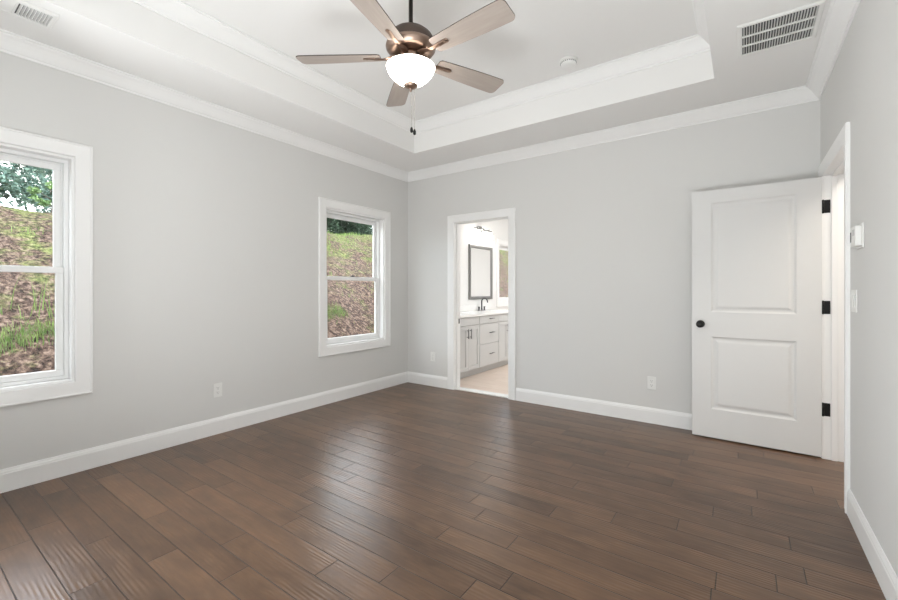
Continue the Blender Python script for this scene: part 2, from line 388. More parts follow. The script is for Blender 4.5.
box(bm, W+0.14, 6.4, -3.0, 1.2, H, H+0.1); struct('ceiling_hallway', bm, 'ceil')

# ceiling with a raised tray
bm = NB()
box(bm, 0, T0X, -D, 0, H, H+0.12); box(bm, T1X, W, -D, 0, H, H+0.12)
box(bm, T0X, T1X, T0Y, 0, H, H+0.12); box(bm, T0X, T1X, -D, T1Y, H, H+0.12)
t = 0.06
box(bm, T0X-t, T0X, T1Y-t, T0Y+t, H+0.12, HT+0.02); box(bm, T1X, T1X+t, T1Y-t, T0Y+t, H+0.12, HT+0.02)
box(bm, T0X, T1X, T0Y, T0Y+t, H+0.12, HT+0.02); box(bm, T0X, T1X, T1Y-t, T1Y, H+0.12, HT+0.02)
box(bm, -WT, W+0.14, -D-0.14, 0.06, HT, HT+0.15)
struct('ceiling', bm, 'ceil', label='white tray ceiling with a recessed centre')

# crown mouldings
def crown(z, s=1.0):
    p = [(0, -0.098), (0.010, -0.098), (0.012, -0.086), (0.020, -0.082), (0.030, -0.070), (0.046, -0.050), (0.064, -0.030), (0.078, -0.019), (0.082, -0.012), (0.095, -0.010), (0.095, 0), (0, 0)]
    return [(a*s+(0 if a else 0), z+b*s) for a, b in p]
bm = NB(); sweep(bm, [(0, 0), (0, -D), (W, -D), (W, 0)], crown(H-0.0005), closed=True)
struct('trim_1', bm, 'trim', label='white crown moulding where the walls meet the lower ceiling')
bm = NB(); sweep(bm, [(T0X, T0Y), (T0X, T1Y), (T1X, T1Y), (T1X, T0Y)], crown(HT-0.0005), closed=True)
struct('trim_2', bm, 'trim', label='white crown moulding inside the raised tray')

# baseboards  (profile offset to the left of travel)
BB = [(0, 0), (0.015, 0), (0.015, 0.108), (0.0125, 0.114), (0.0125, 0.120), (0.008, 0.130), (0.006, 0.138), (0, 0.138)]
def base(name, path, label=None, mt='trim'):
    b = NB(); sweep(b, path, BB); struct(name, b, mt, label=label)
base('baseboard_left', [(0, -0.016), (0, -D+0.016)], 'white baseboard under the two windows')
base('baseboard_back_corner', [(0.657, 0), (0, 0)], 'short white baseboard left of the bathroom doorway')
base('baseboard_back', [(W, 0), (1.583, 0)], 'white baseboard between bathroom doorway and entry door')
base('baseboard_right', [(W, -D+0.016), (W, -1.078)], 'white baseboard along the right wall')
base('baseboard_front', [(0.016, -D), (W-0.016, -D)])
base('baseboard_bathroom_far', [(3.184, 4.4), (0.016, 4.4)])
base('baseboard_bathroom_right', [(3.2, 0.136), (3.2, 4.38)])
base('baseboard_hallway', [(6.3, -2.98), (6.3, 1.08)])

# ------------------------------------------------------------ windows
def window(name, y0, y1, z0, z1, label, lock=True, fixed=False):
    root = empty(name, (0, (y0+y1)/2, z0)); root['kind'] = 'structure'; root['label'] = label
    h = (y1-y0)/2; hh = z1-z0
    # casing: picture-frame boards with a stepped profile
    b = NB(); cw = 0.09
    loops = []
    for off, d in ((0.0, 0.0), (0.0, 0.013), (0.006, 0.015), (cw-0.014, 0.019), (cw-0.010, 0.024), (cw-0.003, 0.024), (cw, 0.020), (cw, 0.0)):
        loops.append([b.verts.new((d+0.0005, yy, zz)) for yy, zz in ((-h-off, -off), (h+off, -off), (h+off, hh+off), (-h-off, hh+off))])
    for a, c in zip(loops, loops[1:]+loops[:1]):
        for i in range(4): b.faces.new((a[i], a[(i+1) % 4], c[(i+1) % 4], c[i]))
    struct('window_casing', b, 'trim', root)
    # jamb liner and vinyl frame
    def ring(b, o, wdt, x0, x1, bev=0.0015, zb=None, zt=None):
        zb = o if zb is None else zb; zt = hh-o if zt is None else zt
        box(b, x0, x1, -h+o, h-o, zb, zb+wdt, bev); box(b, x0, x1, -h+o, h-o, zt-wdt, zt, bev)
        box(b, x0, x1, -h+o, -h+o+wdt, zb+wdt, zt-wdt, bev); box(b, x0, x1, h-o-wdt, h-o, zb+wdt, zt-wdt, bev)
    b = NB(); ring(b, 0.0005, 0.016, -WT+0.002, -0.001, 0.001); struct('window_jamb', b, 'trim', root)
    b = NB(); ring(b, 0.0175, 0.022, -0.128, -0.062); ring(b, 0.040, 0.010, -0.120, -0.100); struct('window_frame', b, 'vinyl', root)
    mid = hh*0.495
    if fixed:
        b = NB(); ring(b, 0.0405, 0.040, -0.092, -0.068, 0.003); fs = struct('window_sash', b, 'vinyl', root)
        b = NB(); box(b, -0.081, -0.077, -h+0.0775, h-0.0775, 0.078, hh-0.078); struct('glass_pane', b, 'glass', fs)
        return root
    # upper sash outside
    b = NB(); sw = 0.035
    ring(b, 0.051, sw, -0.118, -0.098, 0.003, zb=mid-0.012); us = struct('upper_sash', b, 'vinyl', root)
    b = NB(); box(b, -0.109, -0.105, -h+0.051+sw-0.003, h-0.051-sw+0.003, mid-0.012+sw-0.003, hh-0.051-sw+0.003); struct('glass_pane', b, 'glass', us)
    # lower sash inside
    b = NB()
    ring(b, 0.0405, 0.040, -0.092, -0.068, 0.003, zt=mid+0.022); ls = struct('lower_sash', b, 'vinyl', root)
    b = NB(); box(b, -0.081, -0.077, -h+0.0775, h-0.0775, 0.078, mid-0.015); struct('glass_pane', b, 'glass', ls)
    if lock:
        b = NB(); box(b, -0.090, -0.070, -0.03, 0.03, mid+0.0222, mid+0.030, 0.002); lathe(b, [(0.001, mid+0.03), (0.011, mid+0.0301), (0.011, mid+0.042), (0.001, mid+0.043)], 16, (-0.08, 0, 0))
        box(b, -0.079, -0.073, 0.0, 0.035, mid+0.034, mid+0.041, 0.001)
        lk = struct('sash_lock', b, 'gunmetal', ls, label='dark metal sash lock')
    # outside sill
    return root
window('window_1', WIN[0][0], WIN[0][1], WZ0, WZ1, 'nearer white single-hung window, cut off by the left edge', lock=True)
window('window_2', WIN[1][0], WIN[1][1], WZ0, WZ1, 'white single-hung window near the room corner')
window('window_3', BWIN[0], BWIN[1], BWIN[2], BWIN[3], 'bathroom window beyond the mirror', lock=False, fixed=True)

# ------------------------------------------------------------ doorways
CAS = [(0.0, 0.0), (0.0, 0.010), (0.008, 0.013), (0.060, 0.017), (0.074, 0.020), (0.086, 0.020), (0.090, 0.016), (0.090, 0.0)]
def door_casing(parent, a0, a1, zt, fn, name='door_casing'):
    """three-sided casing; fn(a, z, d) -> world vector"""
    b = NB(); rings = []
    for off, d in CAS:
        rings.append([b.verts.new(fn(a, z, d)) for a, z in ((a0-off, 0.0), (a0-off, zt+off), (a1+off, zt+off), (a1+off, 0.0))])
    k = len(rings)
    for j in range(k):
        r0, r1 = rings[j], rings[(j+1) % k]
        for i in range(3): b.faces.new((r0[i], r0[i+1], r1[i+1], r1[i]))
    b.faces.new([r[0] for r in rings]); b.faces.new([r[3] for r in rings][::-1])
    return struct(name, b, 'trim', parent)
# bathroom doorway
d2 = empty('door_2', (0, 0, 0)); d2['kind'] = 'structure'; d2['label'] = 'white cased doorway into the bathroom'
door_casing(d2, BX0, BX1, DH, lambda a, z, d: Vector((a, -d-0.0005, z)))
door_casing(d2, BX0, BX1, DH, lambda a, z, d: Vector((a, 0.1205+d, z)))
b = NB()
box(b, BX0-0.0175, BX0, 0, 0.12, 0, DH+0.0175, 0.001); box(b, BX1, BX1+0.0175, 0, 0.12, 0, DH+0.0175, 0.001); box(b, BX0, BX1, 0, 0.12, DH, DH+0.0175, 0.001)
box(b, BX0, BX0+0.011, 0.045, 0.078, 0, DH, 0.002); box(b, BX1-0.011, BX1, 0.045, 0.078, 0, DH, 0.002); box(b, BX0, BX1, 0.045, 0.078, DH-0.011, DH, 0.002)
struct('door_jamb', b, 'trim', d2)
b = NB(); box(b, BX0, BX0+0.002, 0.082, 0.117, 0.80, 0.86, 0.0005); struct('strike_plate', b, 'black', d2, label='small black strike plate')
b = NB(); box(b, BX0+0.0005, BX1-0.0005, 0.012, 0.125, 0.0, 0.012, 0.003); struct('trim_3', b, 'quartz', label='white marble threshold of the bathroom doorway')

# entry doorway and door
d1 = empty('door_1', (W, EY1, 0)); d1['kind'] = 'structure'; d1['label'] = 'white two-panel entry door standing open against the back wall'
door_casing(d1, EY0-EY1, 0.0, DH, lambda a, z, d: Vector((-d-0.0005, a, z)))
b = NB(); yy0, yy1 = EY0-EY1, 0.0
box(b, 0, 0.14, yy0-0.0175, yy0, 0, DH+0.0175, 0.001); box(b, 0, 0.14, yy1, yy1+0.0175, 0, DH+0.0175, 0.001); box(b, 0, 0.14, yy0, yy1, DH, DH+0.0175, 0.001)
box(b, 0.040, 0.072, yy0, yy0+0.011, 0, DH, 0.002); box(b, 0.040, 0.072, yy1-0.011, yy1, 0, DH, 0.002); box(b, 0.040, 0.072, yy0, yy1, DH-0.011, DH, 0.002)
struct('door_jamb', b, 'trim', d1)
door_casing(d1, EY0-EY1, 0.0, DH, lambda a, z, d: Vector((0.1405+d, a, z)))
# slab : local x from hinge (0) to free edge (-0.81); visible face at y=0, body behind it (+y)
slab_root_loc = Vector((-0.012, -0.008, 0.0)); ang = math.atan2(-0.017, 0.81)
def slab_mesh():
    b = NB(); w_, t_, z0, z1 = 0.81, 0.035, 0.012, 2.028
    panels = [(-0.675, -0.140, 1.035, 1.925), (-0.675, -0.140, 0.245, 0.835)]
    xs = sorted({-w_, 0.0} | {v for p in panels for v in p[:2]}); zs = sorted({z0, z1} | {v for p in panels for v in p[2:]})
    for side, y, sg in ((0, 0.0, 1), (1, t_, -1)):
        for i in range(len(xs)-1):
            for j in range(len(zs)-1):
                xa, xb, za, zb = xs[i], xs[i+1], zs[j], zs[j+1]
                hit = any(p[0] <= xa and xb <= p[1] and p[2] <= za and zb <= p[3] for p in panels)
                if not hit:
                    b.faces.new([b.verts.new(v) for v in ((xa, y, za), (xb, y, za), (xb, y, zb), (xa, y, zb))])
        for p in panels:
            prev = None
            for o, dpt in ((0, 0), (0.006, 0.004), (0.012, 0.0075), (0.022, 0.0085), (0.030, 0.0075), (0.044, 0.0025), (0.052, 0.0015)):
                yy = y+sg*dpt
                lp = [b.verts.new(v) for v in ((p[0]+o, yy, p[2]+o), (p[1]-o, yy, p[2]+o), (p[1]-o, yy, p[3]-o), (p[0]+o, yy, p[3]-o))]
                if prev:
                    for k in range(4): b.faces.new((prev[k], prev[(k+1) % 4], lp[(k+1) % 4], lp[k]))
                prev = lp
            b.faces.new(prev)
    for (a, c) in (((-w_, z0), (0, z0)), ((0, z0), (0, z1)), ((0, z1), (-w_, z1)), ((-w_, z1), (-w_, z0))):
        b.faces.new([b.verts.new(v) for v in ((a[0], 0, a[1]), (c[0], 0, c[1]), (c[0], t_, c[1]), (a[0], t_, a[1]))])
    bmesh.ops.remove_doubles(b, verts=b.verts, dist=1e-5)
    return b
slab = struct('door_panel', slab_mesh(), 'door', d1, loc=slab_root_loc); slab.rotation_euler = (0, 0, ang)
b = NB()
for s, y in ((-1, 0.0), (1, 0.035)):
    pr = [(0.0, 0), (0.031, 0.0), (0.031, 0.004), (0.024, 0.008), (0.012, 0.010), (0.011, 0.030), (0.018, 0.036), (0.027, 0.044), (0.028, 0.054), (0.022, 0.062), (0.010, 0.066), (0, 0.066)]
    lathe(b, [(r, y+s*h_) for r, h_ in pr], 28, (-0.75, 0, 0.935), 'Y')
struct('door_knob', b, 'black', slab, label='round black door knob')
for zc in (1.815, 1.09, 0.356):
    b = NB()
    box(b, -0.004, 0.034, -0.0022, 0.0, zc-0.047, zc+0.047, 0.0009)
    lathe(b, [(0, zc-0.050), (0.0065, zc-0.048), (0.0065, zc+0.048), (0, zc+0.050)], 14, (-0.006, -0.0065, 0))
    struct('hinge', b, 'black', d1, label='black door hinge')

# ------------------------------------------------------------ wall fittings
def rrect(bm, w_, h_, t_, fn, bev=0.002):
    """box w x h x t centred, mapped through fn(u, v, d)"""
    b2 = NB(); box(b2, -w_/2, w_/2, -h_/2, h_/2, 0, t_, bev)
    vm = {}
    for v in b2.verts: vm[v] = bm.verts.new(fn(v.co.x, v.co.y, v.co.z))
    for f in b2.faces: bm.faces.new([vm[v] for v in f.verts])
    b2.free()
def outlet(label, loc, fn):
    r = thing('wall_outlet', label, 'outlet', loc, group='wall outlets')
    b = NB(); rrect(b, 0.072, 0.116, 0.005, lambda u, v, d: fn(u, v, d+0.0006), 0.0018); pl = obj('cover_plate', b, 'plastic', r)
    for s in (-1, 1):
        b = NB(); rrect(b, 0.034, 0.030, 0.0022, lambda u, v, d, s=s: fn(u, v+s*0.0195, d+0.0056), 0.0008); rc = obj('receptacle', b, 'plastic', r)
        b = NB()
        for u0, hh_ in ((-0.007, 0.010), (0.007, 0.008)):
            rrect(b, 0.0022, hh_, 0.0006, lambda u, v, d, u0=u0, s=s: fn(u+u0, v+s*0.0195+0.003, d+0.0079), 0)
        rrect(b, 0.005, 0.0045, 0.0006, lambda u, v, d, s=s: fn(u, v+s*0.0195-0.009, d+0.0079), 0)
        obj('slots', b, 'slot', rc)
    b = NB(); rrect(b, 0.006, 0.006, 0.001, lambda u, v, d: fn(u, v, d+0.0056), 0.0004); obj('screw', b, 'plastic', r)
outlet('white duplex outlet on the left wall between the two windows', (0, -2.436, 0.368), lambda u, v, d: Vector((d, u, v)))
outlet('white duplex outlet in the corner, left of the bathroom doorway', (0.423, 0, 0.372), lambda u, v, d: Vector((u, -d, v)))
outlet('white duplex outlet on the back wall near the open door', (2.945, 0, 0.366), lambda u, v, d: Vector((u, -d, v)))

r = thing('thermostat', 'white thermostat on the right wall above the light switch', 'thermostat', (W, -1.325, 1.478))
b = NB(); rrect(b, 0.135, 0.118, 0.006, lambda u, v, d: Vector((-d-0.0006, u, v)), 0.0015); obj('back_plate', b, 'plastic', r)
b = NB(); rrect(b, 0.118, 0.098, 0.024, lambda u, v, d: Vector((-d-0.0066, u, v)), 0.004); bo = obj('thermostat_body', b, 'plastic', r)
b = NB()
for k in range(6): rrect(b, 0.0025, 0.05, 0.0006, lambda u, v, d, k=k: Vector((-d-0.0307, u+0.030+k*0.0045, v)), 0)
obj('vent_slots', b, 'duct', bo)
b = NB(); rrect(b, 0.05, 0.03, 0.0006, lambda u, v, d: Vector((-d-0.0307, u-0.02, v+0.018)), 0); obj('display', b, 'cab', bo)
r = thing('light_switch', 'white two-gang rocker switch plate beside the entry door casing', 'switch', (W, -1.19, 1.158))
b = NB(); rrect(b, 0.116, 0.116, 0.005, lambda u, v, d: Vector((-d-0.0006, u, v)), 0.0018); obj('cover_plate', b, 'plastic', r)
for s in (-1, 1):
    b = NB(); rrect(b, 0.033, 0.066, 0.004, lambda u, v, d, s=s: Vector((-d-0.0057-0.02*v, u+s*0.023, v)) + Vector((-0.0008, 0, 0)), 0.001); obj('rocker', b, 'plastic', r)

# ------------------------------------------------------------ ceiling fittings
r = thing('smoke_detector', 'round white smoke detector on the tray ceiling', 'smoke detector', (2.487, -0.905, HT))
b = NB(); lathe(b, [(0, -0.001), (0.070, -0.001), (0.070, -0.010), (0.066, -0.014), (0.0, -0.014)], 40); obj('mounting_base', b, 'plastic', r)
b = NB(); lathe(b, [(0.0, -0.0145), (0.060, -0.0145), (0.062, -0.020), (0.058, -0.036), (0.048, -0.044), (0.030, -0.047), (0, -0.048)], 40); cv = obj('cover', b, 'plastic', r)
b = NB()
for k in range(24):
    a = 2*PI*k/24
    p = Vector((math.cos(a), math.sin(a), 0)); q = Vector((-p.y, p.x, 0))
    vs = [p*0.0625+q*s*0.0035+Vector((0, 0, z)) for s, z in ((-1, -0.021), (1, -0.021), (1, -0.028), (-1, -0.028))]
    vo = [v-p*0.003 for v in vs]
    A = [b.verts.new(v) for v in vs]; B = [b.verts.new(v) for v in vo]
    b.faces.new(A); b.faces.new(B[::-1])
    for i in range(4): b.faces.new((A[i], A[(i+1) % 4], B[(i+1) % 4], B[i]))
obj('sensing_slots', b, 'duct', cv)

def grille(name, label, cat, x0, x1, y0, y1, rows, slat_pitch, slat_h, fw=0.030, tilt=0.5):
    cx, cy = (x0+x1)/2, (y0+y1)/2; hx, hy = (x1-x0)/2, (y1-y0)/2
    r = thing(name, label, cat, (cx, cy, H))
    b = NB(); z1 = -0.0008
    prof = [(0, z1), (0, -0.004), (0.006, -0.009), (fw-0.004, -0.011), (fw, -0.008), (fw, z1)]; rg = []
    for o, z in prof: rg.append([b.verts.new(v) for v in ((-hx+o, -hy+o, z), (hx-o, -hy+o, z), (hx-o, hy-o, z), (-hx+o, hy-o, z))])
    for a, c in zip(rg, rg[1:]+rg[:1]):
        for i in range(4): b.faces.new((a[i], a[(i+1) % 4], c[(i+1) % 4], c[i]))
    obj('grille_frame', b, 'plastic', r)
    b = NB(); box(b, -hx+fw, hx-fw, -hy+fw, hy-fw, -0.0016, -0.0008); obj('duct_opening', b, 'duct', r)
    b = NB(); ih = 2*(hy-fw)/rows
    for k in range(1, rows): box(b, -hx+fw, hx-fw, -hy+fw+k*ih-0.005, -hy+fw+k*ih+0.005, -0.0115, -0.0020, 0.001)
    if rows > 1: obj('divider_bars', b, 'plastic', r)
    else: b.free()
    b = NB(); n = int(2*(hx-fw)/slat_pitch)
    for k in range(rows):
        ya = -hy+fw+k*ih+0.005; yb = ya+ih-0.010
        for i in range(n):
            x = -hx+fw+(i+0.5)*2*(hx-fw)/n; t_ = 0.0009; dx = slat_h*tilt
            A = [b.verts.new(v) for v in ((x-t_, ya, -0.002), (x+t_, ya, -0.002), (x+t_+dx, ya, -0.002-slat_h), (x-t_+dx, ya, -0.002-slat_h))]
            B = [b.verts.new((v.co.x, yb, v.co.z)) for v in A]
            b.faces.new(A); b.faces.new(B[::-1])
            for q in range(4): b.faces.new((A[q], A[(q+1) % 4], B[(q+1) % 4], B[q]))
    obj('louvers', b, 'plastic', r)
    return r
grille('return_air_grille', 'large white square return air grille on the lower ceiling above the door', 'vent', 3.597, 3.985, -1.238, -0.842, 3, 0.0127, 0.0085, 0.026, tilt=0.35)
# smaller register by window 1 : two louver banks
r = thing('supply_register', 'small white ceiling register above the left window, cut off by the frame', 'vent', (0.43, -3.74, H))
b = NB(); hx, hy, fw = 0.098, 0.205, 0.026; z1 = -0.0008; rg = []
for o, z in [(0, z1), (0, -0.004), (0.006, -0.010), (fw-0.004, -0.012), (fw, -0.008), (fw, z1)]:
    rg.append([b.verts.new(v) for v in ((-hx+o, -hy+o, z), (hx-o, -hy+o, z), (hx-o, hy-o, z), (-hx+o, hy-o, z))])
for a, c in zip(rg, rg[1:]+rg[:1]):
    for i in range(4): b.faces.new((a[i], a[(i+1) % 4], c[(i+1) % 4], c[i]))
obj('register_frame', b, 'plastic', r)
b = NB(); box(b, -hx+fw, hx-fw, -hy+fw, hy-fw, -0.0016, -0.0008); obj('duct_opening', b, 'duct', r)
b = NB()
for k in range(9):
    y = hy-fw-0.010-k*0.0135
    A = [b.verts.new(v) for v in ((-hx+fw, y-0.003, -0.002), (-hx+fw, y-0.001, -0.002), (-hx+fw, y+0.006, -0.011), (-hx+fw, y+0.003, -0.011))]
    B = [b.verts.new((hx-fw, v.co.y, v.co.z)) for v in A]
    b.faces.new(A); b.faces.new(B[::-1])
    for q in range(4): b.faces.new((A[q], A[(q+1) % 4], B[(q+1) % 4], B[q]))
box(b, -hx+fw, hx-fw, 0.040, 0.050, -0.011, -0.002, 0.001)
obj('cross_louvers', b, 'plastic', r)
b = NB()
for k in range(8):
    x = -hx+fw+0.012+k*0.0175
    A = [b.verts.new(v) for v in ((x+0.009, -hy+fw, -0.004), (x+0.007, -hy+fw, -0.003), (x-0.010, -hy+fw, -0.009), (x-0.008, -hy+fw, -0.011))]
    B = [b.verts.new((v.co.x, 0.040, v.co.z)) for v in A]
    b.faces.new(A); b.faces.new(B[::-1])
    for q in range(4): b.faces.new((A[q], A[(q+1) % 4], B[(q+1) % 4], B[q]))
obj('long_louvers', b, 'plastic', r)

# ------------------------------------------------------------ ceiling fan
FX, FY = 2.061, -2.334
fan = thing('ceiling_fan', 'five-blade ceiling fan with lit frosted bowl hanging from the tray ceiling', 'ceiling fan', (FX, FY, HT))
def Z(z): return z-HT
b = NB(); lathe(b, [(0, Z(3.049)), (0.068, Z(3.049)), (0.068, Z(3.035)), (0.060, Z(3.005)), (0.040, Z(2.985)), (0.018, Z(2.978)), (0, Z(2.978))], 40); obj('canopy', b, 'rodm', fan)
b = NB(); lathe(b, [(0, Z(2.99)), (0.0125, Z(2.99)), (0.0125, Z(2.735)), (0.020, Z(2.733)), (0.020, Z(2.715)), (0, Z(2.715))], 20); obj('downrod', b, 'rodm', fan, )
b = NB(); lathe(b, [(0, Z(2.6245)), (0.142, Z(2.624)), (0.144, Z(2.616)), (0.142, Z(2.606)), (0.134, Z(2.598)), (0.130, Z(2.590)), (0.112, Z(2.578)), (0.088, Z(2.575)), (0.0, Z(2.574))], 56); obj('motor_housing', b, 'bronze', fan)
b = NB(); lathe(b, [(0, Z(2.722)), (0.032, Z(2.721)), (0.066, Z(2.714)), (0.100, Z(2.699)), (0.124, Z(2.678)), (0.136, Z(2.655)), (0.139, Z(2.630)), (0.139, Z(2.625)), (0.0, Z(2.625))], 56); obj('motor_cap', b, 'dome', fan)
b = NB(); lathe(b, [(0, Z(2.574)), (0.062, Z(2.574)), (0.066, Z(2.560)), (0.060, Z(2.540)), (0.052, Z(2.530)), (0.052, Z(2.520)), (0.100, Z(2.514)), (0.128, Z(2.508)), (0.130, Z(2.5015)), (0.0, Z(2.5015))], 48); obj('switch_housing', b, 'bronze', fan)
b = NB()
prof = [(0.0, Z(2.396)), (0.030, Z(2.398)), (0.058, Z(2.408)), (0.084, Z(2.424)), (0.108, Z(2.445)), (0.126, Z(2.467)), (0.136, Z(2.488)), (0.140, Z(2.500)), (0.135, Z(2.500)), (0.131, Z(2.488)), (0.121, Z(2.469)), (0.103, Z(2.449)), (0.080, Z(2.429)), (0.056, Z(2.413)), (0.030, Z(2.403)), (0, Z(2.401))]
lathe(b, prof, 56); obj('glass_bowl', b, 'bowl', fan, ).__setitem__('label', 'glowing frosted glass bowl')
b = NB(); lathe(b, [(0, Z(2.3955)), (0.040, Z(2.4005)), (0.042, Z(2.396)), (0.031, Z(2.385)), (0.012, Z(2.377)), (0.006, Z(2.372)), (0.0075, Z(2.366)), (0.004, Z(2.360)), (0, Z(2.359))], 28); obj('finial', b, 'bronze', fan)

def blade_outline():
    pts = []
    r0, r1 = 0.175, 0.66; w0, w1 = 0.052, 0.070
    pts += [(r0, -w0+0.012), (r0+0.012, -w0)]
    for k in range(1, 7): t_ = k/7; pts.append((r0+0.012+(r1-0.03-r0-0.012)*t_, -(w0+(w1-w0)*math.sin(t_*PI/2))))
    for k in range(0, 6): a = -PI/2+k/5*PI/2; pts.append((r1-0.03+0.03*math.cos(a), -w1+0.03+0.03*math.sin(a)))
    low = list(pts)
    for x, y in low[::-1]: pts.append((x, -y))
    return pts
def blade_mesh():
    b = NB(); ol = blade_outline(); th = 0.0055; pitch = math.radians(-12); ns = len(ol)
    def rot(x, y, z): return Vector((x, y*math.cos(pitch)-z*math.sin(pitch), y*math.sin(pitch)+z*math.cos(pitch)))
    bot = [b.verts.new(rot(x, y, 0)) for x, y in ol]; top = [b.verts.new(rot(x, y, th)) for x, y in ol]
    b.faces.new(bot[::-1]).material_index = 0; b.faces.new(top).material_index = 0
    for i in range(ns): b.faces.new((bot[i], bot[(i+1) % ns], top[(i+1) % ns], top[i])).material_index = 1
    return b
def iron_mesh():
    b = NB(); pitch = math.radians(-12)
    def rot(x, y, z):
        k = min(1, max(0, (x-0.12)/0.06)); p = pitch*k
        return Vector((x, y*math.cos(p)-z*math.sin(p), y*math.sin(p)+z*math.cos(p)))
    secs = [(0.070, 0.020, 0.000, 0.012), (0.110, 0.018, 0.000, 0.010), (0.140, 0.013, -0.008, 0.007), (0.170, 0.011, -0.009, 0.006), (0.200, 0.012, -0.007, 0.005), (0.250, 0.015, -0.004, 0.0045), (0.270, 0.014, -0.004, 0.0045), (0.277, 0.008, -0.004, 0.0045)]
    rg = []
    for x, hw, zc, t_ in secs:
        rg.append([b.verts.new(rot(x, y, z)) for y, z in ((-hw, zc), (-hw*0.6, zc-t_*0.6), (hw*0.6, zc-t_*0.6), (hw, zc), (hw, zc+t_*0.5), (-hw, zc+t_*0.5))])
    for a, c in zip(rg, rg[1:]):
        for i in range(6): b.faces.new((a[i], a[(i+1) % 6], c[(i+1) % 6], c[i])).smooth = False
    b.faces.new(rg[0]); b.faces.new(rg[-1][::-1])
    for x, y in ((0.215, 0.010), (0.215, -0.010), (0.255, 0)):
        q = rot(x, y, -0.009); lathe(b, [(0, q.z-0.001), (0.004, q.z), (0.004, q.z+0.006)], 10, (q.x, q.y, 0))
    return b
BZ = Z(2.560); bl0 = None
for k in range(5):
    a = math.radians(-3.5+72*k)
    if bl0 is None:
        bl0 = obj('blade', blade_mesh(), ['blade', 'bladeedge'], fan); ir0 = obj('blade_iron', iron_mesh(), 'bronze', bl0)
        bb, ii = bl0, ir0
    else:
        bb = bl0.copy(); COL.objects.link(bb); bb.parent = fan
        ii = ir0.copy(); COL.objects.link(ii); ii.parent = bb
    bb.location = (0, 0, BZ); bb.rotation_euler = (0, 0, a)
for (dx, dy, zb) in ((-0.004, 0.012, 2.160), (0.018, 0.012, 2.142)):
    b = NB(); n = int((2.375-zb)/0.0075)
    for i in range(n):
        z = Z(2.372)-i*0.0075; lathe(b, [(0, z+0.0028), (0.0022, z+0.001), (0.0022, z-0.001), (0, z-0.0028)], 6, (dx, dy, 0))
    lathe(b, [(0.0007, Z(2.375)), (0.0007, Z(zb))], 5, (dx, dy, 0))
    ch = obj('pull_chain', b, 'chain', fan)
    b = NB(); lathe(b, [(0, Z(zb)+0.004), (0.004, Z(zb)+0.002), (0.0085, Z(zb)-0.010), (0.009, Z(zb)-0.022), (0.006, Z(zb)-0.030), (0, Z(zb)-0.031)], 16, (dx, dy, 0)); obj('chain_pull', b, 'black', ch)

# ------------------------------------------------------------ bathroom
VX, VZ0, VZ1 = 0.55, 0.10, 0.845
van = thing('vanity_cabinet', 'light grey shaker bathroom vanity with doors and drawers', 'cabinet', (0, 1.22, 0))
def V(y): return y-1.22
b = NB(); box(b, 0.001, VX-0.020, V(0.325), V(2.105), VZ0, VZ1, 0.001); obj('cabinet_body', b, 'cab', van)
b = NB(); box(b, 0.001, 0.47, V(0.335), V(2.095), 0.0, VZ0-0.0005); obj('toe_kick', b, 'cab', van)
def shaker(y0, y1, z0, z1, flat=False, rail=0.055):
    b = NB(); x0, x1 = VX-0.0195, VX
    if flat: box(b, x0, x1, V(y0), V(y1), z0, z1, 0.002)
    else:
        box(b, x0, x1, V(y0), V(y0)+rail, z0, z1, 0.001); box(b, x0, x1, V(y1)-rail, V(y1), z0, z1, 0.001)
        box(b, x0, x1, V(y0)+rail, V(y1)-rail, z0, z0+rail, 0.001); box(b, x0, x1, V(y0)+rail, V(y1)-rail, z1-rail, z1, 0.001)
        box(b, x0, x1-0.009, V(y0)+rail-0.001, V(y1)-rail+0.001, z0+rail-0.001, z1-rail+0.001)
    return b
def pull(parent, y, z, vert):
    b = NB(); Lh = 0.055
    if vert:
        tube(b, [(VX+0.028, V(y), z-Lh-0.012), (VX+0.028, V(y), z+Lh+0.012)], 0.0055, 10)
        for s in (-1, 1): tube(b, [(VX, V(y), z+s*Lh*0.8), (VX+0.028, V(y), z+s*Lh*0.8)], 0.0045, 8)
    else:
        tube(b, [(VX+0.028, V(y)-Lh-0.012, z), (VX+0.028, V(y)+Lh+0.012, z)], 0.0055, 10)
        for s in (-1, 1): tube(b, [(VX, V(y)+s*Lh*0.8, z), (VX+0.028, V(y)+s*Lh*0.8, z)], 0.0045, 8)
    obj('pull_handle', b, 'gunmetal', parent)
for (y0, y1) in ((0.335, 0.923), (1.503, 2.095)):
    c = (y0+y1)/2
    obj('false_drawer_front', shaker(y0, y1, 0.728, 0.838, True), 'cab', van)
    dl = obj('cabinet_door', shaker(y0, c-0.0015, 0.108, 0.722), 'cab', van); pull(dl, c-0.035, 0.615, True)
    dr = obj('cabinet_door', shaker(c+0.0015, y1, 0.108, 0.722), 'cab', van); pull(dr, c+0.035, 0.615, True)
for (z0, z1) in ((0.728, 0.838), (0.432, 0.722), (0.108, 0.426)):
    dw = obj('drawer', shaker(0.933, 1.493, z0, z1, True), 'cab', van); pull(dw, 1.255, (z0+z1)/2+0.01, False)
